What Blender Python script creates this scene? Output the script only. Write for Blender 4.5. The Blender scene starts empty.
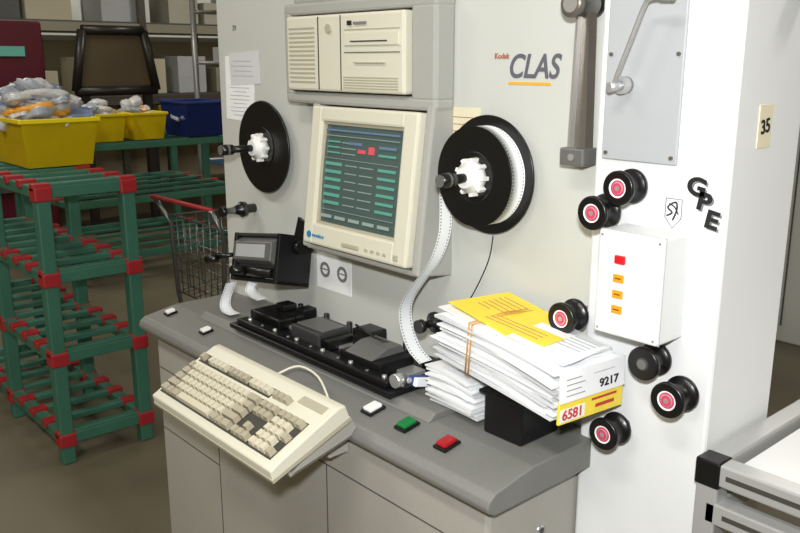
import bpy, bmesh, math, random
from mathutils import Vector, Matrix
random.seed(7)
sc=bpy.context.scene
sc.view_settings.view_transform='Standard'
sc.view_settings.look='None'

# ------------------------------------------------------------ materials
MATS={}
def lin(c):
    return tuple(((x/255)/12.92 if x/255<=.04045 else ((x/255+.055)/1.055)**2.4) for x in c)
def mat(name,col,rough=.5,metal=0,emit=0,noise=0,nscale=8,bump=0,spec=.5,alpha=None):
    m=bpy.data.materials.new(name); m.use_nodes=True
    nt=m.node_tree; b=nt.nodes['Principled BSDF']
    c=lin(col)+(1,)
    b.inputs['Base Color'].default_value=c
    b.inputs['Roughness'].default_value=rough
    b.inputs['Metallic'].default_value=metal
    b.inputs['Specular IOR Level'].default_value=spec
    if emit:
        b.inputs['Emission Color'].default_value=c; b.inputs['Emission Strength'].default_value=emit
    if noise or bump:
        tc=nt.nodes.new('ShaderNodeTexCoord'); n=nt.nodes.new('ShaderNodeTexNoise')
        n.inputs['Scale'].default_value=nscale; n.inputs['Detail'].default_value=5
        nt.links.new(tc.outputs['Object'],n.inputs['Vector'])
        if noise:
            r=nt.nodes.new('ShaderNodeValToRGB')
            r.color_ramp.elements[0].position=.3; r.color_ramp.elements[1].position=.7
            r.color_ramp.elements[0].color=tuple(x*(1-noise) for x in c[:3])+(1,)
            r.color_ramp.elements[1].color=tuple(min(1,x*(1+noise)) for x in c[:3])+(1,)
            nt.links.new(n.outputs['Fac'],r.inputs['Fac']); nt.links.new(r.outputs['Color'],b.inputs['Base Color'])
        if bump:
            bp=nt.nodes.new('ShaderNodeBump'); bp.inputs['Strength'].default_value=bump; bp.inputs['Distance'].default_value=.002
            nt.links.new(n.outputs['Fac'],bp.inputs['Height']); nt.links.new(bp.outputs['Normal'],b.inputs['Normal'])
    MATS[name]=m
    return m
mat('panel_paint',(195,197,191),.5,noise=.02,nscale=3)
mat('panel_white',(226,228,228),.5,noise=.015,nscale=3)
mat('housing_paint',(163,163,157),.6,noise=.03,nscale=200)
mat('desk_paint',(118,118,114),.5,noise=.05,nscale=250,bump=.3)
mat('cabinet_paint',(165,162,154),.55,noise=.03,nscale=200)
mat('plate_grey',(172,175,178),.4,noise=.02)
mat('seam',(80,80,78),.8)
mat('beige',(212,209,191),.45)
mat('beige_dark',(172,167,146),.5)
mat('key_light',(200,193,170),.45)
mat('key_dark',(164,156,134),.45)
mat('slot_dark',(60,58,52),.7)
mat('crt_glass',(66,82,78),.12,emit=.28)
mat('scr_teal',(78,136,122),.4,emit=.45)
mat('scr_grey',(128,142,138),.4,emit=.35)
mat('scr_red',(190,70,80),.4,emit=.5)
mat('scr_blue',(88,104,130),.4,emit=.4)
mat('black_plastic',(16,16,17),.32)
mat('black_metal',(24,24,26),.35,metal=.3)
mat('dark_grey',(62,62,62),.45,metal=.2)
mat('mid_grey',(112,112,110),.4,metal=.3)
mat('steel',(190,190,188),.28,metal=.6)
mat('dark_steel',(112,106,98),.35,metal=.4)
mat('white_plastic',(235,235,232),.4)
mat('magenta',(205,60,95),.4)
mat('button_white',(240,240,235),.35)
mat('button_green',(20,120,60),.3)
mat('button_red',(165,20,30),.3)
mat('button_red_glow',(200,25,35),.3,emit=.1)  # plain red button on the control box, slight glow added
mat('label_orange_glow',(240,150,30),.3,emit=.1)  # orange labels on the control box, given a faint glow
mat('logo_grey',(95,95,105),.5)
mat('logo_orange',(235,170,50),.5)
mat('logo_brown',(170,110,90),.5)
mat('ink',(25,25,28),.6)
mat('paper',(236,238,240),.7,noise=.03,nscale=20)
mat('paper_grey',(208,210,212),.7,noise=.03,nscale=20)
mat('paper_cream',(222,214,185),.7)
mat('paper_yellow',(242,218,70),.6,noise=.04,nscale=40)
mat('ink_grey',(120,120,122),.7)
mat('ink_light',(168,172,178),.7)
mat('ink_red',(190,60,50),.7)
mat('rubber',(200,150,70),.6)
mat('blue_label',(40,70,150),.5)
mat('green_rack',(58,110,90),.5,noise=.08,nscale=10)
mat('red_joint',(165,36,42),.45)
mat('yellow_bin',(238,214,16),.4)
mat('blue_bin',(36,56,125),.4)
mat('blue_table',(60,110,150),.5)
mat('bag_orange',(232,165,60),.35,noise=.1,nscale=20)
mat('bag_grey',(170,176,186),.3,noise=.15,nscale=20)
mat('bag_white',(205,205,204),.3,noise=.1,nscale=20)
mat('bag_blue',(120,138,172),.35,noise=.15,nscale=20)
mat('maroon',(90,22,38),.4)
mat('dark_window',(42,36,31),.4)
mat('brown_glass',(92,80,60),.3)
mat('wall_paint',(186,174,142),.8,noise=.05,nscale=2)
mat('ceiling_paint',(225,222,212),.8)
mat('floor_concrete',(104,96,78),.42,noise=.14,nscale=2.5,bump=.1)
mat('wire',(120,122,122),.3,metal=.8)
mat('alu',(190,191,190),.35,metal=.45)
mat('table_top',(228,229,228),.4)
mat('window_light',(222,220,205),.5,emit=.35)
mat('tube_light',(255,250,240),.5,emit=3)
mat('crt_logo',(40,120,170),.5)

def film_mat():
    m=bpy.data.materials.new('film_leader'); m.use_nodes=True; nt=m.node_tree; N=nt.nodes; L=nt.links
    b=N['Principled BSDF']; b.inputs['Roughness'].default_value=.4
    uv=N.new('ShaderNodeUVMap'); uv.uv_map='UVMap'
    s=N.new('ShaderNodeSeparateXYZ'); L.new(uv.outputs[0],s.inputs[0])
    def M(op,a,bv=None,c=None):
        n=N.new('ShaderNodeMath'); n.operation=op
        for i,v in enumerate((a,bv,c)):
            if v is None: continue
            if isinstance(v,(int,float)): n.inputs[i].default_value=v
            else: L.new(v,n.inputs[i])
        return n.outputs[0]
    fu=M('FRACT',M('MULTIPLY',s.outputs[0],90)); du=M('LESS_THAN',M('ABSOLUTE',M('SUBTRACT',fu,.5)),.22)
    fv=M('ABSOLUTE',M('SUBTRACT',s.outputs[1],.5)); dv=M('LESS_THAN',M('ABSOLUTE',M('SUBTRACT',fv,.38)),.045)
    k=M('MULTIPLY',du,dv)
    mx=N.new('ShaderNodeMix'); mx.data_type='RGBA'; L.new(k,mx.inputs[0])
    mx.inputs[6].default_value=lin((236,239,240))+(1,); mx.inputs[7].default_value=lin((100,102,105))+(1,)
    L.new(mx.outputs[2],b.inputs['Base Color']); MATS['film']=m
film_mat()

# ------------------------------------------------------------ builder
class B:
    def __init__(s,name): s.name=name; s.bm=bmesh.new(); s.uv=s.bm.loops.layers.uv.new('UVMap'); s.mats=[]; s.M=Matrix.Identity(4)
    def mi(s,m):
        if m not in s.mats: s.mats.append(m)
        return s.mats.index(m)
    def box(s,c,size,m,bev=0,rot=None,seg=2):
        Mx=s.M@Matrix.Translation(Vector(c))
        if rot is not None: Mx=Mx@(rot if isinstance(rot,Matrix) else Matrix.Rotation(math.radians(rot[2]),4,'Z')@Matrix.Rotation(math.radians(rot[1]),4,'Y')@Matrix.Rotation(math.radians(rot[0]),4,'X'))
        t=bmesh.new(); bmesh.ops.create_cube(t,size=1); 
        for v in t.verts: v.co=Vector((v.co.x*size[0],v.co.y*size[1],v.co.z*size[2]))
        if bev: bmesh.ops.bevel(t,geom=list(t.edges),offset=min(bev,min(size)*.45),segments=seg,affect='EDGES',profile=.5)
        s.add(t,Mx,m)
    def b2(s,x0,x1,y0,y1,z0,z1,m,bev=0,seg=2):
        s.box(((x0+x1)/2,(y0+y1)/2,(z0+z1)/2),(abs(x1-x0),abs(y1-y0),abs(z1-z0)),m,bev,seg=seg)
    def add(s,t,Mx,m,smooth=False):
        i=s.mi(m); mp={}
        for v in t.verts: mp[v]=s.bm.verts.new(Mx@v.co)
        for f in t.faces:
            try: nf=s.bm.faces.new([mp[v] for v in f.verts])
            except ValueError: continue
            nf.material_index=i; nf.smooth=smooth
        t.free()
    def lathe(s,o,d,prof,seg=32):
        o=Vector(o); d=Vector(d).normalized(); a=d.orthogonal().normalized(); b=d.cross(a)
        rings=[]
        for (r,h,m) in prof:
            if r<1e-6: rings.append([s.bm.verts.new(s.M@(o+d*h))])
            else: rings.append([s.bm.verts.new(s.M@(o+d*h+(a*math.cos(2*math.pi*k/seg)+b*math.sin(2*math.pi*k/seg))*r)) for k in range(seg)])
        for j in range(len(prof)-1):
            A,Bq=rings[j],rings[j+1]; i=s.mi(prof[j][2]); flat=abs(prof[j][1]-prof[j+1][1])<1e-5
            for k in range(seg):
                k2=(k+1)%seg
                if len(A)==1 and len(Bq)==1: continue
                if len(A)==1: vs=[A[0],Bq[k],Bq[k2]]; uu=[(0,0),(0,1),(1,1)]
                elif len(Bq)==1: vs=[A[k],A[k2],Bq[0]]; uu=[(0,0),(1,0),(0,1)]
                else: vs=[A[k],A[k2],Bq[k2],Bq[k]]; uu=[(k/seg,0),((k+1)/seg,0),((k+1)/seg,1),(k/seg,1)]
                f=s.bm.faces.new(vs); f.material_index=i; f.smooth=not flat
                for lp,q in zip(f.loops,uu): lp[s.uv].uv=q
    def cyl(s,p0,p1,r,m,seg=20,r2=None):
        p0=Vector(p0);p1=Vector(p1);h=(p1-p0).length
        s.lathe(p0,p1-p0,[(0,0,m),(r,0,m),(r if r2 is None else r2,h,m),(0,h,m)],seg)
    def tube(s,pts,r,m,seg=8,closed=False):
        pts=[Vector(p) for p in pts]; n=len(pts); i=s.mi(m); rings=[]; ref=None
        for k,p in enumerate(pts):
            if closed: t=(pts[(k+1)%n]-pts[k-1]).normalized()
            else: t=(pts[min(k+1,n-1)]-pts[max(k-1,0)]).normalized()
            if ref is None: ref=t.orthogonal().normalized()
            ref=(ref-t*ref.dot(t)).normalized(); b=t.cross(ref)
            rings.append([s.bm.verts.new(s.M@(p+(ref*math.cos(2*math.pi*q/seg)+b*math.sin(2*math.pi*q/seg))*r)) for q in range(seg)])
        for k in range(n if closed else n-1):
            A,C=rings[k],rings[(k+1)%n]
            for q in range(seg):
                f=s.bm.faces.new([A[q],A[(q+1)%seg],C[(q+1)%seg],C[q]]); f.material_index=i; f.smooth=True
        if not closed:
            for R in (rings[0],rings[-1]):
                f=s.bm.faces.new(R); f.material_index=i
    def ribbon(s,pts,w,m):
        pts=[Vector(p) for p in pts]; i=s.mi(m); L=0; rows=[]
        for k,p in enumerate(pts):
            if k: L+=(p-pts[k-1]).length
            rows.append((s.bm.verts.new(s.M@(p+Vector((0,-w/2,0)))),s.bm.verts.new(s.M@(p+Vector((0,w/2,0)))),L))
        for k in range(len(rows)-1):
            a,b_,l0=rows[k]; c,d,l1=rows[k+1]
            f=s.bm.faces.new([a,b_,d,c]); f.material_index=i; f.smooth=True
            for lp,q in zip(f.loops,[(l0/.6,0),(l0/.6,1),(l1/.6,1),(l1/.6,0)]): lp[s.uv].uv=q
    def prism(s,poly,axis,a0,a1,m,bev=0):
        def P(p,a):
            return {'X':Vector((a,p[0],p[1])),'Y':Vector((p[0],a,p[1])),'Z':Vector((p[0],p[1],a))}[axis]
        t=bmesh.new(); v0=[t.verts.new(P(p,a0)) for p in poly]; v1=[t.verts.new(P(p,a1)) for p in poly]; n=len(poly)
        t.faces.new(v0); t.faces.new(v1)
        for k in range(n): t.faces.new([v0[k],v0[(k+1)%n],v1[(k+1)%n],v1[k]])
        bmesh.ops.recalc_face_normals(t,faces=list(t.faces))
        if bev: bmesh.ops.bevel(t,geom=list(t.edges),offset=bev,segments=2,affect='EDGES',profile=.5)
        s.add(t,s.M.copy(),m)
    def text(s,body,loc,size,m,facing='-Y',ext=.0006,shear=0,rot=0,scale=(1,1),bold=0):
        c=bpy.data.curves.new('txt','FONT'); c.body=body; c.size=size; c.extrude=ext; c.shear=shear; c.align_x='CENTER'; c.align_y='CENTER'; c.offset=bold
        o=bpy.data.objects.new('txt',c); sc.collection.objects.link(o)
        dg=bpy.context.evaluated_depsgraph_get(); me=bpy.data.meshes.new_from_object(o.evaluated_get(dg))
        t=bmesh.new(); t.from_mesh(me)
        R={'-Y':Matrix.Rotation(math.pi/2,4,'X'),'+X':Matrix.Rotation(math.pi/2,4,'Z')@Matrix.Rotation(math.pi/2,4,'X'),'Z':Matrix.Identity(4)}[facing]
        s.add(t,s.M@Matrix.Translation(Vector(loc))@R@Matrix.Rotation(math.radians(rot),4,'Z')@Matrix.Diagonal((scale[0],scale[1],1,1)),m)
        bpy.data.objects.remove(o); bpy.data.curves.remove(c); bpy.data.meshes.remove(me)
    def done(s,recalc=True,parent=None):
        if recalc: bmesh.ops.recalc_face_normals(s.bm,faces=list(s.bm.faces))
        co=[v.co for v in s.bm.verts]
        lo=Vector([min(c[i] for c in co) for i in range(3)]); hi=Vector([max(c[i] for c in co) for i in range(3)])
        o=Vector(((lo.x+hi.x)/2,(lo.y+hi.y)/2,lo.z))
        for v in s.bm.verts: v.co-=o
        me=bpy.data.meshes.new(s.name); s.bm.to_mesh(me); s.bm.free()
        for m in s.mats: me.materials.append(MATS[m])
        ob=bpy.data.objects.new(s.name,me); ob.location=o; sc.collection.objects.link(ob)
        if parent:
            ob.parent=parent; ob.location=o-parent.location
        return ob
def spline(pts,n=8):
    pts=[Vector(p) for p in pts]; out=[]
    for i in range(len(pts)-1):
        p0=pts[max(i-1,0)];p1=pts[i];p2=pts[i+1];p3=pts[min(i+2,len(pts)-1)]
        for k in range(n):
            t=k/n
            out.append(.5*((2*p1)+(p2-p0)*t+(2*p0-5*p1+4*p2-p3)*t*t+(3*p1-p0-3*p2+p3)*t**3))
    out.append(pts[-1]); return out

# ------------------------------------------------------------ room shell
def plane_box(name,x0,x1,y0,y1,z0,z1,m):
    b=B(name); b.b2(x0,x1,y0,y1,z0,z1,m); return b.done()
RX0,RX1,RY0,RY1,RH=-11,4,-4.5,9.5,4.2
plane_box('floor',RX0,RX1,RY0,RY1,-.1,0,'floor_concrete')
plane_box('ceiling',RX0,RX1,RY0,RY1,RH,RH+.1,'ceiling_paint')
plane_box('wall_left',RX0-.1,RX0,RY0,RY1,0,RH,'wall_paint')
plane_box('wall_right',RX1,RX1+.1,RY0,RY1,0,RH,'wall_paint')
plane_box('wall_back',RX0,RX1,RY1,RY1+.1,0,RH,'wall_paint')
plane_box('wall_front',RX0,RX1,RY0-.1,RY0,0,RH,'wall_paint')

# ------------------------------------------------------------ main machine
m=B('photofinishing_machine')
DZ=.957; PR=-.03
m.b2(-2.14,-.84,0,.19,.0,2.1,'panel_paint',.006)
m.b2(-.842,-.60,PR,.19,.0,2.1,'panel_white',.006)
m.b2(-2.08,-.64,.19,.23,.02,2.0,'black_metal',.004)  # black slab stands in for the dark gap behind the side face
m.b2(-2.08,-.85,.23,.75,.02,2.0,'dark_grey',.01)
# computer housing
m.b2(-1.725,-1.205,-.055,0,1.722,1.748,'housing_paint',.006)
m.b2(-1.725,-1.700,-.055,0,1.54,1.73,'housing_paint',.006)
m.b2(-1.278,-1.205,-.055,0,1.54,1.73,'housing_paint',.008)
m.b2(-1.725,-1.205,-.055,0,1.522,1.549,'housing_paint',.008)
m.b2(-1.70,-1.27,-.012,-.001,1.55,1.73,'slot_dark')
m.b2(-1.715,-1.215,-.035,0,1.748,2.0,'housing_paint',.006)
# monitor surround, tilted with the tube
TM=Matrix.Translation((-1.413,-.072,1.362))@Matrix.Rotation(math.radians(-7),4,'X')
m.M=TM
m.b2(-.208,-.183,0,.10,-.172,.175,'housing_paint',.005)
m.b2(.183,.205,-.004,.10,-.172,.175,'housing_paint',.005)
m.b2(-.19,.19,0,.10,-.174,-.162,'housing_paint',.004)
m.b2(-.19,.19,0,.08,.164,.175,'housing_paint',.004)
m.M=Matrix.Identity(4)
m.b2(-1.60,-1.235,-.012,0,1.19,1.53,'slot_dark')
# console desk
prof=[(0,DZ),(-.19,DZ),(-.285,.940),(-.299,.930),(-.303,.918),(-.300,.908),(-.285,.900),(0,.900)]
m.prism(prof,'X',-2.11,-.815,'desk_paint',.003)
m.prism([(-.005,DZ-.002),(-.005,DZ+.014),(-.185,DZ+.014),(-.205,DZ-.002)],'X',-1.95,-1.06,'desk_paint',.003)
# lower cabinet
m.b2(-2.08,-.845,-.268,0,.06,.905,'cabinet_paint',.008)
m.b2(-2.02,-.88,-.25,0,0,.07,'seam')
for x in (-1.76,-1.30): m.b2(x-.0012,x+.0012,-.2692,-.262,.10,.80,'seam')
m.b2(-2.07,-.855,-.2692,-.262,.80,.8025,'seam')
m.b2(-2.07,-1.76,-.2692,-.262,.62,.6225,'seam')
m.b2(-2.07,-.855,-.2692,-.262,.10,.104,'seam')
m.lathe((-.845,-.13,.80),(1,0,0),[(.011,0,'steel'),(.011,.004,'steel'),(.007,.005,'dark_grey'),(0,.005,'dark_grey')],16)
# grey access plate on right panel
m.b2(-.825,-.687,PR-.006,PR,1.462,1.80,'plate_grey',.002)
for x in (-.816,-.696):
    for z in (1.473,1.63,1.79): m.cyl((x,PR-.006,z),(x,PR-.009,z),.0032,'dark_steel',10)
# logos
m.text('CLAS',(-1.008,-.001,1.608),.060,'logo_grey',shear=.25,bold=.001,scale=(.85,1))
m.text('Kodak',(-1.083,-.001,1.628),.014,'logo_brown',bold=.0003)
m.b2(-1.065,-.965,-.0015,0,1.577,1.582,'logo_orange')
for ch,x,z in (('G',-.652,1.432),('P',-.638,1.410),('E',-.623,1.384)):
    m.text(ch,(x+.003,PR-.0004,z-.003),.042,'ink_grey',bold=.001,rot=-10,scale=(1.05,.9))
    m.text(ch,(x,PR-.001,z),.042,'ink',bold=.0016,rot=-10,scale=(1.05,.9))
cr=[(-.702,1.410),(-.674,1.410),(-.674,1.380),(-.688,1.363),(-.702,1.380)]
m.tube([(x,PR-.001,z) for x,z in cr],.0008,'ink_grey',6,closed=True)
m.tube(spline([(x-.006,y,z-.006) for x,y,z in [(-.693,PR-.001,1.388),(-.684,PR-.001,1.394),(-.692,PR-.001,1.402),(-.679,PR-.001,1.411),(-.676,PR-.001,1.400),(-.682,PR-.001,1.382)]],4),.0014,'ink',6)
m.tube(spline([(-.696,PR-.001,1.402),(-.686,PR-.001,1.397),(-.679,PR-.001,1.386)],4),.001,'ink',6)
# paper notes
m.box((-2.030,-.0008,1.545),(.145,.0012,.17),'paper',rot=(0,2,0))
m.box((-2.00,-.0016,1.60),(.15,.0012,.085),'paper_grey',rot=(0,-3,0))
for k in range(8): m.box((-2.03,-.0018,1.475+k*.0105),(.10 if k%3 else .07,.0006,.0015),'ink_light')
for k in range(4): m.box((-2.01,-.0026,1.58+k*.013),(.09 if k%2 else .11,.0006,.0015),'ink_light')
m.b2(-1.235,-1.135,-.0015,0,1.468,1.53,'paper_cream')
for k in range(3): m.b2(-1.225,-1.145,-.0022,0,1.482+k*.014,1.4835+k*.014,'logo_brown')
m.b2(-1.69,-1.55,-.0015,0,1.06,1.150,'paper')
for x in (-1.655,-1.585):
    m.lathe((x,-.0015,1.11),(0,-1,0),[(.020,0,'ink_grey'),(.020,.001,'ink_grey'),(.012,.001,'ink_grey'),(.012,0,'ink_grey')],24)
    m.b2(x-.018,x+.018,-.0024,0,1.109,1.112,'ink_grey')
m.b2(-.6,-.5985,.040,.082,1.490,1.555,'paper_cream')
m.text('35',(-.598,.061,1.522),.030,'ink','+X',bold=.0006,rot=8)
m.text('39',(-2.045,-.001,1.705),.02,'ink_grey')
MACH=m.done()

# ------------------------------------------------------------ desktop computer
c=B('desktop_computer')
SZ=Matrix.Translation((0,0,1.553))@Matrix.Diagonal((1,1,.94,1))@Matrix.Translation((0,0,-1.556)); c.M=SZ
c.b2(-1.698,-1.283,-.068,-.013,1.556,1.732,'beige',.006)
for k in range(13):
    z=1.575+k*.0105; c.b2(-1.685,-1.585,-.0695,-.06,z,z+.004,'beige_dark')
c.b2(-1.572,-1.5695,-.0695,-.06,1.56,1.728,'slot_dark')
c.b2(-1.49,-1.488,-.0695,-.06,1.56,1.728,'slot_dark')
for k in range(5):
    z=1.565+k*.006; c.b2(-1.48,-1.30,-.0695,-.06,z,z+.0025,'beige_dark')
c.b2(-1.475,-1.295,-.0705,-.06,1.695,1.6965,'beige_dark'); c.b2(-1.475,-1.295,-.0705,-.06,1.645,1.6465,'slot_dark')
c.b2(-1.475,-1.295,-.072,-.06,1.66,1.69,'beige',.002)
c.b2(-1.45,-1.33,-.0735,-.06,1.668,1.671,'slot_dark')
c.b2(-1.44,-1.34,-.0735,-.06,1.622,1.624,'beige_dark')
c.b2(-1.46,-1.45,-.0735,-.06,1.705,1.715,'ink'); c.b2(-1.44,-1.40,-.0725,-.06,1.706,1.712,'ink_grey')
c.cyl((-1.53,-.06,1.70),(-1.53,-.073,1.70),.010,'beige_dark',16)
c.done()

# ------------------------------------------------------------ CRT monitor
c=B('crt_monitor')
c.M=TM
W,H=.181,.158
sw0,sw1,sh0,sh1=-.141,.136,-.108,.124
c.b2(-W,sw0,-.02,.03,-H,H,'beige',.006); c.b2(sw1,W,-.02,.03,-H,H,'beige',.006)
c.b2(sw0-.006,sw1+.006,-.02,.03,sh1,H,'beige',.006); c.b2(sw0-.006,sw1+.006,-.02,.03,-H,sh0,'beige',.006)
for (x0,x1,z0,z1) in ((sw0-.002,sw0+.006,sh0,sh1),(sw1-.006,sw1+.002,sh0,sh1),(sw0,sw1,sh1-.006,sh1+.002),(sw0,sw1,sh0-.002,sh0+.006)):
    c.b2(x0,x1,-.012,.02,z0,z1,'beige_dark',.002)
n=14; i=c.mi('crt_glass'); grid=[]
for a in range(n+1):
    row=[]
    for b_ in range(n+1):
        x=sw0+(sw1-sw0)*a/n; z=sh0+(sh1-sh0)*b_/n
        u=2*a/n-1; v=2*b_/n-1
        row.append(c.bm.verts.new(c.M@Vector((x,-.004-.008*(1-.5*u*u-.5*v*v),z))))
    grid.append(row)
for a in range(n):
    for b_ in range(n):
        f=c.bm.faces.new([grid[a][b_],grid[a+1][b_],grid[a+1][b_+1],grid[a][b_+1]]); f.material_index=i; f.smooth=True
def scr(x0,x1,z0,z1,mm): c.b2(x0,x1,-.0131,-.0111,z0-.004 if z0<.1 else z0-.005,z1-.004 if z0<.1 else z1-.005,mm)
scr(-.128,.122,.110,.114,'scr_blue')
scr(-.128,.122,.098,.0995,'scr_grey')
for k in range(3): scr(-.12,-.075,.084-k*.012,.0875-k*.012,'scr_teal'); scr(-.068,-.02,.084-k*.012,.086-k*.012,'scr_grey')
scr(-.045,.0,.082,.088,'scr_blue'); scr(.026,.044,.066,.082,'scr_red'); scr(.06,.115,.08,.086,'scr_blue'); scr(.06,.115,.064,.069,'scr_teal')
scr(-.010,.014,.066,.074,'scr_red')
scr(-.128,.122,.048,.049,'scr_grey')
for k in range(6):
    z=.033-k*.0175
    scr(-.122,-.065,z,z+.007,'scr_teal'); scr(.062,.118,z,z+.006,'scr_teal')
    scr(-.05,-.01,z+.002,z+.004,'scr_grey'); scr(0,.045,z+.002,z+.004,'scr_grey')
scr(-.128,.122,-.068,-.067,'scr_grey')
for k in range(5): scr(-.125+k*.05,-.088+k*.05,-.086,-.079,'scr_grey')
c.b2(-.03,.03,-.023,-.01,-.146,-.136,'beige_dark',.002)
for k in range(4): c.b2(.05+k*.02,.06+k*.02,-.0225,-.01,-.143,-.137,'beige_dark',.001)
c.b2(.145,.158,-.024,-.01,-.146,-.134,'beige_dark',.002)
c.cyl((-.155,-.018,-.136),(-.155,-.0215,-.136),.008,'crt_logo',20)
c.text('monitor',(-.12,-.021,-.136),.014,'crt_logo')
c.prism([(-W+.01,-H+.012),(W-.01,-H+.012),(W-.01,H-.012),(-W+.01,H-.012)],'Y',.028,.045,'beige',.004)
c.done()

# ------------------------------------------------------------ reels
def spindle(b,x,z,y0,ytip):
    b.cyl((x,y0,z),(x,ytip+.03,z),.009,'black_metal',20)
    b.lathe((x,ytip+.035,z),(0,-1,0),[(0,0,'black_plastic'),(.013,0,'black_plastic'),(.014,.012,'mid_grey'),(.014,.018,'black_plastic'),(.012,.035,'mid_grey'),(0,.035,'mid_grey')],20)
def hub(b,x,z,y0,mw):
    b.lathe((x,y0,z),(0,-1,0),[(0,0,mw),(.030,0,mw),(.030,.022,mw),(.020,.024,mw),(.020,.034,mw),(0,.034,mw)],30)
    for k in range(9):
        a=k*math.pi*2/9
        b.box((x+.031*math.cos(a),y0-.012,z+.031*math.sin(a)),(.012,.02,.008),mw,.001,rot=(0,-math.degrees(a),0))
b=B('film_reel')
x,z=-1.888,1.400
b.cyl((x,-.001,z),(x,-.03,z),.02,'mid_grey')
b.lathe((x,-.018,z),(0,-1,0),[(0,0,'black_plastic'),(.118,0,'black_plastic'),(.120,.003,'black_plastic'),(.118,.007,'black_plastic'),(.112,.005,'black_plastic'),(.05,.005,'black_plastic'),(.05,.008,'black_plastic'),(0,.008,'black_plastic')],64)
hub(b,x,z,-.025,'white_plastic'); spindle(b,x,z,-.03,-.15); b.done()
b=B('film_reel')
x,z=-1.098,1.405
b.cyl((x,-.001,z),(x,-.02,z),.02,'mid_grey')
b.lathe((x,-.012,z),(0,-1,0),[(0,0,'black_plastic'),(.114,0,'black_plastic'),(.115,.003,'black_plastic'),(.114,.005,'black_plastic'),(.095,.005,'film'),(.095,.042,'black_plastic'),(.096,.042,'black_plastic'),(.096,.045,'black_plastic'),(.05,.045,'black_plastic'),(.045,.040,'black_plastic'),(0,.040,'black_plastic')],64)
hub(b,x,z,-.048,'white_plastic'); spindle(b,x,z,-.06,-.145); b.done()

b=B('film_strip')
b.ribbon(spline([(-1.1945,-.036,1.400),(-1.190,-.037,1.34),(-1.178,-.050,1.29),(-1.180,-.062,1.25),(-1.193,-.072,1.215),(-1.222,-.085,1.172),(-1.250,-.090,1.125),(-1.252,-.088,1.08),(-1.228,-.088,1.035),(-1.195,-.085,1.012)],6),.036,'film'); b.done(False)
b=B('film_strip')
b.ribbon(spline([(-1.825,-.10,1.075),(-1.83,-.115,1.045),(-1.805,-.12,1.035),(-1.765,-.12,1.030)],6),.032,'film')
b.ribbon(spline([(-1.90,-.13,1.05),(-1.91,-.145,1.0),(-1.885,-.155,.982),(-1.845,-.155,.979)],6),.032,'film')
b.done(False)

# ------------------------------------------------------------ guide rollers
def roller(name,x,z,yb,yf,R=.028,hubm='magenta',base=PR):
    b=B(name); L=yb-yf
    b.cyl((x,base-.0005,z),(x,yb,z),.008,'dark_steel',14)
    P='black_plastic'
    prof=[(0,0,P),(R*.93,0,P),(R,.002,P),(R,.007,P),(R*.93,.009,P),(R*.68,.013,P),(R*.68,L-.013,P),(R*.93,L-.009,P),(R,L-.007,P),(R,L-.002,P),(R*.93,L,P)]
    if hubm: prof+=[(R*.55,L,'white_plastic'),(R*.52,L-.001,'white_plastic'),(R*.46,L-.001,hubm),(R*.36,L,'steel'),(R*.30,L+.001,hubm),(R*.15,L+.001,'steel'),(0,L+.001,'steel')]
    else: prof+=[(R*.4,L,'dark_grey'),(R*.3,L+.002,'mid_grey'),(0,L+.002,'mid_grey')]
    b.lathe((x,yb,z),(0,-1,0),prof,36); return b.done()
roller('guide_roller',-.793,1.381,-.055,-.10)
roller('guide_roller',-.757,1.424,-.040,-.085)
roller('guide_roller',-.848,1.189,-.05,-.095,base=0)
roller('guide_roller',-.693,1.146,-.036,-.08,hubm=None)
roller('guide_roller',-.637,1.105,-.045,-.095,R=.029)
roller('guide_roller',-.746,1.011,-.055,-.10)
b=B('tensioner_arm')
b.prism([(-.899,1.47),(-.862,1.47),(-.868,1.70),(-.893,1.70)],'Y',-.020,-.010,'dark_steel',.001)
b.prism([(-.899,1.47),(-.894,1.47),(-.889,1.70),(-.893,1.70)],'Y',-.032,-.010,'steel')
b.prism([(-.866,1.47),(-.861,1.47),(-.867,1.70),(-.872,1.70)],'Y',-.032,-.010,'dark_steel')
b.b2(-.905,-.855,-.045,-.001,1.445,1.475,'mid_grey',.003)
b.cyl((-.879,-.045,1.46),(-.879,-.048,1.46),.006,'steel',12)
b.lathe((-.88,-.001,1.71),(0,-1,0),[(0,0,'black_plastic'),(.022,0,'black_plastic'),(.022,.012,'mid_grey'),(.018,.014,'mid_grey'),(.018,.05,'mid_grey'),(.022,.052,'dark_steel'),(.022,.062,'dark_steel'),(.014,.066,'steel'),(0,.066,'steel')],30)
b.done(parent=MACH)
b=B('crank_handle')
b.cyl((-.785,PR-.007,1.582),(-.785,PR-.022,1.582),.014,'alu',24)
b.cyl((-.785,PR-.02,1.582),(-.793,PR-.042,1.579),.008,'alu',14)
b.tube(spline([(-.790,PR-.034,1.581),(-.780,PR-.036,1.605),(-.760,PR-.036,1.655),(-.742,PR-.036,1.700),(-.732,PR-.038,1.710),(-.712,PR-.04,1.712)],5),.0038,'steel')
b.cyl((-.712,PR-.04,1.712),(-.690,PR-.042,1.711),.006,'alu',14)
b.done(parent=MACH)
b=B('guide_roller')
b.lathe((-.5995,.13,1.73),(1,0,0),[(0,0,'dark_steel'),(.008,0,'dark_steel'),(.008,.02,'black_plastic'),(.024,.02,'black_plastic'),(.024,.03,'black_plastic'),(.017,.032,'black_plastic'),(.017,.05,'black_plastic'),(.024,.052,'black_plastic'),(.024,.062,'steel'),(0,.062,'steel')],30); b.done()

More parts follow.
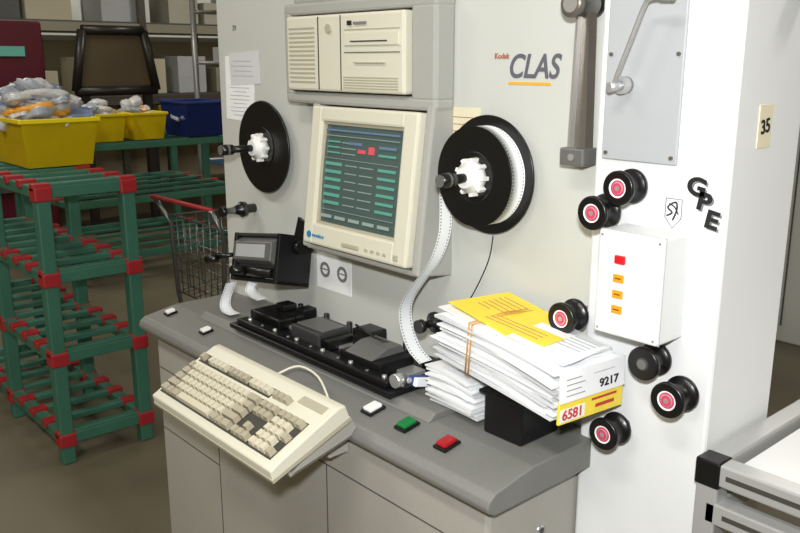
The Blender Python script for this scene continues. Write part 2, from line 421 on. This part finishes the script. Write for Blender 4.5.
# ------------------------------------------------------------ control box
b=B('control_box')
b.b2(-.772,-.655,-.105,PR-.0005,1.190,1.360,'panel_white',.004)
b.b2(-.739,-.720,-.109,-.10,1.309,1.323,'button_red_glow',.002)
for z in (1.279,1.253,1.228):
    b.b2(-.740,-.721,-.1075,-.10,z,z+.013,'label_orange_glow',.001); b.b2(-.736,-.725,-.1083,-.10,z+.006,z+.0075,'ink')
b.b2(-.7722,-.6548,-.099,-.0978,1.1895,1.3605,'ink_light')
for x in (-.765,-.662):
    for z in (1.198,1.352): b.cyl((x,-.105,z),(x,-.1062,z),.0022,'steel',10)
b.done()

# ------------------------------------------------------------ push buttons
def pbutton(x,y,z,mm,s=1):
    b=B('push_button'); b.M=Matrix.Translation((x,y,z))@Matrix.Rotation(math.radians(10),4,'X')@Matrix.Diagonal((s,s,1,1))
    b.b2(-.016,.016,-.021,.021,0.001,.007,'black_plastic',.002)
    b.b2(-.012,.012,-.016,.016,.005,.014,mm,.003)
    b.done()
pbutton(-1.185,-.235,.949,'button_white'); pbutton(-1.085,-.235,.949,'button_green'); pbutton(-.978,-.235,.949,'button_red')
pbutton(-2.05,-.235,.949,'button_white',.75); pbutton(-1.845,-.24,.948,'button_white',.75)

# ------------------------------------------------------------ keyboard on tray
kx0,kx1=-1.628,-1.160
kt=math.atan2(.066,.165)
KM=Matrix.Translation((.002,-.483,.912))@Matrix.Rotation(kt,4,'X')
b=B('keyboard_tray'); b.M=Matrix.Translation((0,-.445,.888))@Matrix.Rotation(math.radians(14),4,'X')
b.b2(kx0+.07,kx1-.01,0,.165,-.004,.0,'cabinet_paint',.001)
b.b2(kx0+.07,kx1-.01,0,.003,-.004,.010,'cabinet_paint',.001)
b.prism([(0,-.004),(.165,-.004),(.155,.035),(.03,.012)],'X',kx1-.014,kx1-.010,'cabinet_paint')
b.prism([(0,-.004),(.165,-.004),(.155,.035),(.03,.012)],'X',kx0+.07,kx0+.074,'cabinet_paint')
b.M=Matrix.Identity(4); b.b2(-1.52,-1.22,-.32,-.270,.86,.91,'cabinet_paint',.003)
b.done(parent=MACH)
b=B('computer_keyboard'); b.M=KM
b.prism([(-.012,-.016),(-.008,.008),(.02,.012),(.165,.022),(.178,.018),(.178,-.018)],'X',kx0,kx1,'beige',.003)
b.prism([(-.0125,-.017),(-.0122,-.010),(.1785,-.010),(.1785,-.019)],'X',kx0-.0006,kx1+.0006,'beige_dark')
b.M=KM@Matrix.Rotation(math.radians(3.5),4,'X')
u=.0187
def key(x,y,w,mm,h=.011):
    x0=kx0+.014+x*u; y0=.012+y*u
    t=bmesh.new(); z0,z1=.010,.013+h
    lo=[(x0+.001,y0+.001),(x0+w*u-.001,y0+.001),(x0+w*u-.001,y0+u-.001),(x0+.001,y0+u-.001)]
    hi=[(x0+.0035,y0+.003),(x0+w*u-.0035,y0+.003),(x0+w*u-.0035,y0+u-.002),(x0+.0035,y0+u-.002)]
    A=[t.verts.new((p[0],p[1],z0)) for p in lo]; C=[t.verts.new((p[0],p[1],z1)) for p in hi]
    t.faces.new(C)
    for k in range(4): t.faces.new([A[k],A[(k+1)%4],C[(k+1)%4],C[k]])
    b.add(t,b.M.copy(),mm)
b.b2(kx0+.012,kx0+.014+15.1*u,.010,.014+5*u,.004,.0125,'slot_dark')
b.b2(kx0+.012,kx0+.014+15.1*u,.010+5.6*u,.014+6.7*u,.006,.0125,'slot_dark')
b.b2(kx0+.010+15.4*u,kx0+.014+18.6*u,.010,.014+5*u,.004,.0125,'slot_dark')
b.b2(kx0+.010+18.9*u,kx0+.014+23*u,.010,.014+5*u,.004,.0125,'slot_dark')
L_,D_='key_light','key_dark'
x=0
for w in (1.5,1,1.5): key(x,0,w,D_); x+=w
key(4,0,7,L_); x=11
for w in (1.5,1,1.5): key(x,0,w,D_); x+=w
rows=[(1,2.25,10,2.75),(2,1.75,11,2.25),(3,1.5,12,1.5),(4,1,12,2)]
for y,a,nk,e in rows:
    key(0,y,a,D_); 
    for k in range(nk): key(a+k,y,1,L_)
    key(a+nk,y,15-a-nk,D_)
key(0,5.65,1,D_)
for g in range(3):
    for k in range(4): key(2+g*4.5+k,5.65,1,D_ if g==1 else L_)
for k in range(3): key(15.5+k,0,1,D_); key(15.5+k,3,1,D_); key(15.5+k,4,1,D_); key(15.5+k,5.65,1,D_)
key(16.5,1,1,D_)
for y in range(5):
    for k in range(3):
        key(19+k,y,1,L_ if y<4 else D_)
    if y in(0,2,4): key(22,y,1,D_)
b.M=KM; b.b2(kx1-.10,kx1-.02,.135,.155,.018,.0215,'beige_dark',.001)
b.M=Matrix.Identity(4)
b.tube(spline([(-1.40,-.315,.985),(-1.375,-.28,1.0),(-1.32,-.27,.99),(-1.27,-.28,.957)],5),.0026,'beige')
b.done()

# ------------------------------------------------------------ splicer mechanism
b=B('film_splicer'); b.M=Matrix.Translation((.06,-.005,0.0005))
dz=DZ+.0145
b.b2(-1.84,-1.225,-.205,-.03,dz,dz+.012,'black_metal',.003)
b.b2(-1.82,-1.25,-.195,-.165,dz+.012,dz+.026,'black_metal',.003)
b.b2(-1.80,-1.26,-.12,-.075,dz+.012,dz+.02,'steel',.001)
b.b2(-1.83,-1.70,-.15,-.05,dz+.012,dz+.038,'black_plastic',.004)
b.b2(-1.79,-1.75,-.10,-.06,dz+.038,dz+.055,'black_plastic',.004)
b.b2(-1.64,-1.53,-.155,-.06,dz+.012,dz+.046,'dark_grey',.004)
b.b2(-1.635,-1.535,-.14,-.075,dz+.046,dz+.049,'mid_grey',.001)
b.b2(-1.53,-1.50,-.15,-.07,dz+.012,dz+.036,'black_plastic',.003)
b.b2(-1.49,-1.43,-.09,-.035,dz+.012,dz+.060,'black_plastic',.004)
b.b2(-1.44,-1.30,-.165,-.07,dz+.012,dz+.040,'black_metal',.004)
b.prism([(-.165,dz+.040),(-.12,dz+.058),(-.08,dz+.058),(-.07,dz+.040)],'X',-1.42,-1.33,'mid_grey',.002)
b.b2(-1.29,-1.24,-.06,-.035,dz+.012,dz+.035,'black_plastic',.003)
for x in (-1.78,-1.67,-1.58,-1.48,-1.38,-1.27):
    b.cyl((x,-.18,dz+.024),(x,-.18,dz+.032),.005,'steel',12)
    b.cyl((x+.03,-.05,dz+.01),(x+.03,-.05,dz+.05),.007,'black_metal',12)
    b.cyl((x+.055,-.18,dz+.024),(x+.055,-.18,dz+.028),.004,'mid_grey',10)
b.cyl((-1.235,-.16,dz+.03),(-1.235,-.185,dz+.03),.014,'steel',20)
b.b2(-1.70,-1.665,-.10,-.06,dz+.01,dz+.062,'black_plastic',.003)
b.tube(spline([(-1.50,-.06,dz+.05),(-1.46,-.10,dz+.075),(-1.40,-.11,dz+.07),(-1.36,-.09,dz+.055)],5),.003,'black_plastic')
b.done()
b=B('film_cartridge')
b.M=Matrix.Translation((-1.150,-.125,dz+.014))@Matrix.Rotation(math.radians(-14),4,'X')
b.b2(-.010,.006,-.045,.04,.0,.018,'blue_label',.002); b.b2(.006,.016,-.045,.04,.0,.018,'paper',.002); b.cyl((-.002,-.045,.009),(-.002,-.05,.009),.006,'steel',12)
b.done(parent=MACH)
# tape guide head
b=B('tape_guide')
b.M=Matrix.Translation((-1.805,-.06,1.122))@Matrix.Rotation(math.radians(-8),4,'Y')@Matrix.Rotation(math.radians(-14),4,'X')
b.b2(-.11,.11,-.05,.045,.052,.060,'dark_grey',.002)
b.b2(-.11,.11,-.05,.045,-.066,-.055,'black_metal',.002)
b.b2(-.11,-.097,-.055,.045,-.066,.06,'black_metal',.002); b.b2(.097,.11,-.055,.045,-.066,.06,'black_metal',.002)
b.b2(-.097,.097,-.04,.02,-.05,.052,'dark_grey',.003)
b.prism([(-.045,-.02),(-.062,-.01),(-.062,.035),(-.035,.052),(-.035,-.02)],'X',-.095,.085,'mid_grey',.002)
b.prism([(-.0625,-.003),(-.0635,-.003),(-.0635,.03),(-.0625,.03)],'X',-.08,.06,'plate_grey')
b.cyl((-.09,-.05,-.040),(.09,-.05,-.040),.013,'black_plastic',18)
b.cyl((.11,0,.03),(.13,0,.03),.016,'black_plastic',20)
b.cyl((-.10,-.06,.0),(-.14,-.085,-.01),.006,'black_plastic',12); b.cyl((-.135,-.085,-.012),(-.165,-.10,-.02),.011,'black_plastic',14)
b.cyl((-.03,-.05,-.04),(-.03,-.10,-.04),.011,'black_plastic',20)
b.prism([(.06,.06),(.10,.06),(.09,.10),(.07,.11)],'Y',.02,.03,'black_metal')
b.done(parent=MACH)
b=B('tension_knob')
b.lathe((-1.98,-.0005,1.225),(0,-1,0),[(0,0,'dark_grey'),(.012,0,'dark_grey'),(.012,.03,'dark_grey'),(.020,.03,'dark_grey'),(.022,.042,'black_plastic'),(.016,.048,'black_plastic'),(.010,.065,'mid_grey'),(.008,.09,'black_plastic'),(.014,.092,'black_plastic'),(.014,.105,'black_plastic'),(0,.105,'mid_grey')],24)
b.done(parent=MACH)
b=B('idler_spool')
x=-1.178; z=1.100
b.cyl((x,-.0005,z),(x,-.02,z),.010,'mid_grey',16)
P='black_plastic'
b.lathe((x,-.015,z),(0,-1,0),[(0,0,P),(.024,0,P),(.024,.007,P),(.010,.010,P),(.010,.055,P),(.022,.057,P),(.022,.064,P),(.008,.07,P),(.008,.095,P),(.014,.096,P),(.014,.108,'dark_grey'),(0,.108,'dark_grey')],24); b.done(parent=MACH)
b=B('thin_cable')
b.tube(spline([(-1.09,-.004,1.285),(-1.10,-.006,1.23),(-1.14,-.01,1.15),(-1.165,-.012,1.13)],6),.0012,'ink',6); b.done(parent=MACH)

# ------------------------------------------------------------ envelopes
b=B('envelope_holder')
b.b2(-.965,-.875,-.155,-.05,DZ+.0005,1.040,'black_metal',.004)
b.b2(-.965,-.835,-.17,-.04,1.040,1.046,'black_metal',.002)
b.done()
def estack(name,M0,n,L,W_,th,seed,bias=(-.018,.004)):
    rr=random.Random(seed); b=B(name); z=0
    for k in range(n):
        t=th*rr.uniform(.7,1.3)
        dx,dy,a=rr.uniform(*bias),rr.uniform(-.009,.009),rr.uniform(-3.5,3.5)
        b.M=M0@Matrix.Translation((dx,dy,z))@Matrix.Rotation(math.radians(a),4,'Z')
        mm=rr.choice(['paper','paper','paper_grey','paper','paper_grey'])
        x0,x1=-L/2,L/2; nseg=5
        sag=lambda q:-.004*abs(q)**2*(1 if k>n/2 else .3)
        top=[(x0+(x1-x0)*q/nseg,t*(.55+.4*math.sin(math.pi*q/nseg))+sag(2*q/nseg-1)) for q in range(nseg+1)]
        bot=[(x1-(x1-x0)*q/nseg,sag(1-2*q/nseg)) for q in range(nseg+1)]
        b.prism(top+bot,'Y',-W_/2,W_/2,mm)
        z+=t
    return b,z
M0=Matrix.Translation((-.908,-.118,1.072))@Matrix.Rotation(math.radians(-6),4,'Z')@Matrix.Rotation(math.radians(5),4,'Y')
b,z=estack('envelope_stack',M0,19,.30,.15,.0050,3)
b.M=M0@Matrix.Translation((0,0,z+.001))
b.box((.05,-.005,.0002),(.18,.13,.0022),'paper',rot=(0,1.5,6)); b.box((.03,.01,.0022),(.18,.11,.0015),'paper_grey',rot=(0,1,-4))
b.box((.080,-.012,.0036),(.13,.10,.0012),'paper',rot=(0,2,9))
b.box((-.060,.008,.0042),(.18,.14,.0015),'paper_yellow',rot=(0,0,-5)); 
b.box((.0,-.028,.006),(.17,.055,.001),'paper_yellow',rot=(0,0,5))
for k in range(5): b.box((.105,-.01+k*.012,.0046),(.05,.0018,.0006),'ink_light',rot=(0,2,9))
for k in range(6): b.box((-.09,-.01+k*.013,.0054),(.07,.0016,.0006),'logo_brown',rot=(0,0,-4))
for k in range(3): b.box((.0,-.04+k*.012,.0068),(.12,.0016,.0006),'logo_brown',rot=(0,0,5))
b.M=M0
for xx in (-.060,-.052):
    b.tube([(xx,-.083,0),(xx,-.083,z+.003),(xx+.003,0,z+.0095),(xx+.006,.083,z+.003),(xx+.006,.083,0)],.0016,'rubber',6)
def face(x,z0,z1,tilt,mm,y0=-.074,y1=.076):
    b.M=M0@Matrix.Translation((x,0,z0))@Matrix.Rotation(math.radians(-tilt),4,'Y')
    b.b2(-.005,0,y0,y1,0,z1-z0,mm,.0008)
face(.162,-.002,.036,3,'paper_yellow')
b.b2(-.001,.0006,-.072,-.016,.004,.026,'paper'); b.text('6581',(.001,-.044,.015),.024,'ink_red','+X',bold=.0004)
b.b2(-.001,.0006,.0,.06,.026,.030,'ink_red'); b.b2(-.001,.0006,.01,.055,.012,.018,'ink_red')
face(.163,.036,.088,8,'paper')
b.text('9217',(.0008,.036,.016),.020,'ink','+X',bold=.0003,scale=(1.15,1))
for k in range(4): b.b2(-.001,.0006,-.062,-.02-.008*(k%2),.010+k*.009,.0112+k*.009,'ink_grey')
b.b2(-.001,.0006,.0,.05,.036,.0372,'ink_light')
b.done()
M1=Matrix.Translation((-1.045,-.100,DZ+.017))@Matrix.Rotation(math.radians(-4),4,'Z')@Matrix.Rotation(math.radians(1),4,'Y')
b,z=estack('envelope_stack',M1,14,.13,.12,.0062,5,(-.008,.004)); b.done()

# ------------------------------------------------------------ aluminium frame table
b=B('aluminium_frame_table')
X0,X1,Y0,Y1,ZT=-.575,.15,-.045,.9,1.015
s_=.036
def rail(p0,p1,w=s_,h=s_):
    x0,x1=sorted((p0[0],p1[0]));y0,y1=sorted((p0[1],p1[1]));z0,z1=sorted((p0[2],p1[2]))
    ex=lambda a,b_:(a-w/2,b_+w/2) if a==b_ else (a,b_)
    x0,x1=ex(x0,x1);y0,y1=ex(y0,y1)
    if z0==z1: z0-=h/2;z1+=h/2
    b.b2(x0,x1,y0,y1,z0,z1,'alu',.003)
for z in (ZT-.018,ZT-.085,.25):
    for y in (Y0,Y1): rail((X0,y,z),(X1,y,z))
    for x in (X0,X1): rail((x,Y0,z),(x,Y1,z))
for x in (X0,X1):
    for y in (Y0,Y1):
        rail((x,y,0.02),(x,y,ZT-.02)); b.b2(x-.0205,x+.0205,y-.0205,y+.0205,ZT-.042,ZT+.002,'black_plastic',.003); b.cyl((x,y,0),(x,y,.03),.022,'black_plastic')
for z in (ZT-.018,ZT-.085):
    b.b2(X0+.03,X1-.03,Y0-s_/2-.0008,Y0-s_/2+.002,z-.004,z+.004,'slot_dark')
    b.b2(X0-s_/2-.0008,X0-s_/2+.002,Y0+.03,Y1-.03,z-.004,z+.004,'slot_dark')
b.b2(X0+.03,X1-.03,Y0+.03,Y1-.03,ZT-.03,ZT-.012,'table_top')
b.done()

# ------------------------------------------------------------ green racks
def rack(name,x0,x1,y0,y1,zs,post=.055,n=8,mid=False):
    b=B(name)
    xs=[x0,x1]
    if mid: xs=[x0,(x0+x1)/2,x1]
    for x in xs:
        for y in (y0,y1):
            b.b2(x-post/2,x+post/2,y-post/2,y+post/2,.0,zs[-1],'green_rack',.006)
    for z in zs:
        for y in (y0,y1): b.b2(x0,x1,y-.024,y+.024,z-.045,z,'green_rack',.004)
        for x in (x0,x1): b.b2(x-.024,x+.024,y0,y1,z-.045,z,'green_rack',.004)
        for k in range(n+1):
            x=x0+(x1-x0)*k/n
            b.b2(x-.022,x+.022,y0,y1,z-.012,z+.012,'green_rack',.004)
            for y in (y0,y1): b.b2(x-.024,x+.024,y-.034,y+.034,z-.016,z+.014,'red_joint',.004)
        for x in xs:
            for y in (y0,y1): b.b2(x-.034,x+.034,y-.034,y+.034,z-.055,z+.002,'red_joint' ,.006)
    return b.done()
rack('plastic_shelving_rack',-4.55,-3.3,-.14,.20,[.13,.48,.81,1.15],mid=True)
rack('plastic_shelving_rack',-7.2,-6.0,.95,2.35,[.2,.62,1.03],n=5,mid=True)

def bin_(name,x,y,z,lx,ly,h,mm,bags,rz=0,fill=.6,pile=.1):
    b=B(name); b.M=Matrix.Translation((x,y,z))@Matrix.Rotation(math.radians(rz),4,'Z')
    t=.008
    def wall(pts): 
        tt=bmesh.new(); vs=[tt.verts.new(p) for p in pts]; tt.faces.new(vs)
        bmesh.ops.solidify(tt,geom=list(tt.faces),thickness=t); b.add(tt,b.M.copy(),mm)
    a,c=lx/2*.85,ly/2*.85; A,C=lx/2,ly/2
    b.b2(-a,a,-c,c,0,.008,mm)
    wall([(a,-c,0),(a,c,0),(A,C,h),(A,-C,h)]); wall([(-a,-c,0),(-a,c,0),(-A,C,h),(-A,-C,h)])
    wall([(-a,-c,0),(a,-c,0),(A,-C,h),(-A,-C,h)]); wall([(-a,c,0),(a,c,0),(A,C,h),(-A,C,h)])
    b.box((A,0,h),(.022,ly+.02,.02),mm,.004); b.box((-A,0,h),(.022,ly+.02,.02),mm,.004)
    b.box((0,C,h),(lx,.022,.02),mm,.004); b.box((0,-C,h),(lx,.022,.02),mm,.004)
    rr=random.Random(int(abs(x*100+y*10)))
    for k in range(bags):
        t2=bmesh.new(); bmesh.ops.create_icosphere(t2,subdivisions=3,radius=1)
        ph=[rr.uniform(0,6) for _ in range(3)]
        for v in t2.verts:
            p=v.co.copy(); v.co*=1+.16*math.sin(4*p.x+ph[0])*math.sin(5*p.y+ph[1])+.10*math.sin(9*p.z+7*p.x+ph[2])
        px,py=rr.uniform(-A*.6,A*.6),rr.uniform(-C*.72,C*.72)
        S=Matrix.Diagonal((rr.uniform(.05,.10)*lx/.4,rr.uniform(.05,.1)*ly/.4,rr.uniform(.02,.04),1))
        dome=1-.5*(abs(px)/A+abs(py)/C)
        b.add(t2,b.M@Matrix.Translation((px,py,h*fill+rr.uniform(0,1)*pile*dome))@Matrix.Rotation(rr.uniform(0,3),4,'Z')@Matrix.Rotation(rr.uniform(-.8,.8),4,'X')@S,rr.choice(['bag_orange','bag_white','bag_grey','bag_white','bag_white','bag_blue','bag_grey']),smooth=True)
    return b.done()
bin_('plastic_storage_bin',-3.95,.11,1.168,.46,.33,.20,'yellow_bin',64,fill=.88,pile=.20)
bin_('plastic_storage_bin',-6.15,1.24,1.048,.4,.27,.19,'yellow_bin',16,fill=.85,pile=.12)
bin_('plastic_storage_bin',-6.15,1.56,1.048,.4,.27,.19,'yellow_bin',16,fill=.85,pile=.12)
bin_('plastic_storage_bin',-6.15,2.02,1.048,.45,.34,.26,'blue_bin',6,fill=.4)

# ------------------------------------------------------------ shopping trolley
b=B('shopping_trolley')
hx0,hx1,hy=-3.82,-3.26,.55
b.tube([(hx0,hy,.98),(hx1,hy+.02,.98)],.011,'red_joint')
def P(u_,v,w):
    tap=1-.25*v; xc=(hx0+hx1)/2; return (xc+(u_-.5)*(hx1-hx0)*.95*tap*(.85+.15*w), hy+.08+v*.80, .50+.12*v+w*(.38-.12*v))
n=12
for w in [k/7 for k in range(8)]:
    r_=.005 if w in(0,1) else .0026
    b.tube([P(0,0,w),P(0,1,w),P(1,1,w),P(1,0,w)],r_,'wire',5,closed=True)
for k in range(n+1):
    v=k/n
    for uu in (0,1): b.tube([P(uu,v,0),P(uu,v,1)],.0026,'wire',5)
    b.tube([P(0,v,0),P(1,v,0)],.0026,'wire',5)
for k in range(9):
    uu=k/8
    for v in (0,1): b.tube([P(uu,v,0),P(uu,v,1)],.0026,'wire',5)
    b.tube([P(uu,0,0),P(uu,1,0)],.0026,'wire',5)
for uu,hx in ((0,hx0),(1,hx1)):
    b.tube([(hx,hy+.01,.98),P(uu,0,.9),P(uu,0,0),(hx,hy+.15,.2),(hx+(.06 if uu==0 else -.06),hy+.85,.15)],.012,'wire',8)
    for yy in (.15,.85):
        xx=hx+(0 if yy<.5 else (.06 if uu==0 else -.06))
        b.cyl((xx-.012,hy+yy,.06),(xx+.012,hy+yy,.06),.06,'black_plastic',20); b.cyl((xx,hy+yy,.06),(xx,hy+yy,.2),.01,'wire',8)
b.done()

# ------------------------------------------------------------ distant items
b=B('vending_machine')
b.b2(-9.3,-8.4,.2,1.68,0,1.98,'maroon',.02)
b.b2(-8.4,-8.38,1.22,1.5,1.66,1.75,'scr_teal'); b.b2(-8.4,-8.375,.3,1.6,1.25,1.32,'slot_dark')
b.b2(-8.4,-8.36,.3,1.6,.4,1.2,'seam'); b.b2(-8.4,-8.37,.35,.9,1.4,1.9,'dark_window'); b.done()
b=B('metal_window_frame')
b.prism([(1.80,1.34),(2.60,1.34),(2.50,1.90),(1.90,1.90)],'X',-8.03,-8.0,'brown_glass')
for a_,c_ in (((1.80,1.34),(2.60,1.34)),((2.60,1.34),(2.50,1.90)),((2.50,1.90),(1.90,1.90)),((1.90,1.90),(1.80,1.34))):
    b.tube([(-7.99,a_[0],a_[1]),(-7.99,c_[0],c_[1])],.045,'dark_window',8)
b.b2(-8.06,-8.0,1.85,1.93,0,1.34,'dark_window'); b.b2(-8.06,-8.0,2.48,2.56,0,1.34,'dark_window'); b.b2(-8.3,-7.8,1.80,2.6,0,.06,'dark_window'); b.done()
b=B('pipe_storage_rack')
for y in (3.05,3.8,4.6):
    for x in (-8.0,-7.4): b.cyl((x,y,0),(x,y,2.6),.03,'alu',12)
for z in (.6,1.1,1.6,2.1,2.55):
    for x in (-8.0,-7.4): b.cyl((x,3.05,z),(x,4.6,z),.02,'alu',10)
    b.b2(-8.0,-7.4,3.05,4.6,z-.012,z,'blue_table' if z<1.3 else 'alu')
for k in range(9):
    b.box((-7.6,3.16+k*.16,1.10+.06),(.25,.12,.12),random.choice(['paper','blue_bin','bag_orange','paper_grey']),.005)
    b.box((-7.6,3.16+k*.16,1.6+.075),(.25,.12,.15),random.choice(['paper','paper_grey','dark_grey','paper_cream']),.005)
b.done()
b=B('pallet_shelving')
for y in (-1.0,1.6,3.4,5.2,7.0):
    for x in (-10.7,-9.95): b.b2(x-.04,x+.04,y-.04,y+.04,0,3.4,'dark_steel')
for z in (1.2,2.05,2.9):
    for x in (-10.7,-9.95): b.b2(x-.03,x+.03,-1.0,7.0,z-.1,z,'beige_dark' if z==2.05 else 'dark_steel')
    b.b2(-10.7,-9.95,-1,7,z,z+.02,'mid_grey')
for z in (1.22,2.07,2.92):
    y=-.8
    while y<6.6:
        w_=random.uniform(.3,.6); h_=random.uniform(.25,.6)
        b.b2(-10.6,-10.05,y,y+w_,z,z+h_,random.choice(['paper_cream','beige_dark','beige','paper_grey','paper_cream','mid_grey']),.01); y+=w_+random.uniform(.03,.35)
b.done()
for i_,y in enumerate((-1.0,1.4,3.8,6.2)):
    b=B('window_%d'%(i_+1)); b.b2(-10.99,-10.97,y,y+1.7,1.9,3.4,'window_light')
    for yy in (y,y+.85,y+1.7): b.b2(-11,-10.94,yy-.03,yy+.03,1.87,3.43,'alu')
    for zz in (1.9,2.65,3.4): b.b2(-11,-10.94,y,y+1.7,zz-.03,zz+.03,'alu')
    b.done()
b=B('work_bench')
b.b2(-9.7,-9.1,3.2,6.5,.85,.9,'blue_table'); 
for y in (3.3,4.8,6.4):
    for x in (-9.6,-9.2): b.b2(x-.03,x+.03,y-.03,y+.03,0,.85,'dark_grey')
for k in range(8): b.box((-9.4,3.5+k*.38,1.0),(.35,.28,.2),random.choice(['paper','dark_grey','yellow_bin','paper_grey']),.01)
b.done()
b=B('storage_cabinet')
b.b2(-2.6,-.9,3.6,4.2,0,2.3,'panel_paint',.01)
for x in (-2.05,-1.5,-1.2): b.b2(x-.004,x+.004,3.595,3.6,.1,2.2,'seam')
b.b2(-1.35,-1.31,3.57,3.6,1.0,1.2,'dark_grey'); b.done()

# ------------------------------------------------------------ lamps
def area(name,loc,sx,sy,p,col=(1,.96,.88)):
    l=bpy.data.lights.new(name,'AREA'); l.shape='RECTANGLE'; l.size=sx; l.size_y=sy; l.energy=p; l.color=col
    o=bpy.data.objects.new(name,l); o.location=loc; sc.collection.objects.link(o); return o
for i_,(x,y,p) in enumerate([(-.3,-2.4,60),(-3.2,-2.2,50),(-6.5,0,52),(-6.5,4.5,66),(-2,4.5,50),(1.8,1.5,48)]):
    b=B('fluorescent_lamp'); b.b2(x-.75,x+.75,y-.15,y+.15,RH-.12,RH-.05,'white_plastic',.01)
    for d in (-.07,.07): b.cyl((x-.7,y+d,RH-.135),(x+.7,y+d,RH-.135),.018,'tube_light',12)
    for d in (-.5,.5): b.cyl((x+d,y,RH-.06),(x+d,y,RH),.01,'steel',8)
    b.done()
    area('ceiling_light_%d'%i_,(x,y,RH-.18),1.5,.5,p)
fl=area('camera_flash',(.04,-1.28,1.80),.10,.06,35,(.98,.99,1))
fd=Vector((-0.84,0.50,-0.2)); fl.rotation_euler=fd.to_track_quat('-Z','Y').to_euler()
w=bpy.data.worlds.new('world'); sc.world=w; w.use_nodes=True; w.node_tree.nodes['Background'].inputs[0].default_value=(.9,.93,1,1); w.node_tree.nodes['Background'].inputs[1].default_value=.3

# ------------------------------------------------------------ camera
cd=bpy.data.cameras.new('camera'); cd.sensor_width=36; cd.lens=36*836/800; cd.clip_start=.05
co=bpy.data.objects.new('camera',cd); co.location=(0,-1.21,1.62)
f=Vector((-0.728,0.642,-0.239)); co.rotation_euler=f.to_track_quat('-Z','Y').to_euler()
sc.collection.objects.link(co); sc.camera=co
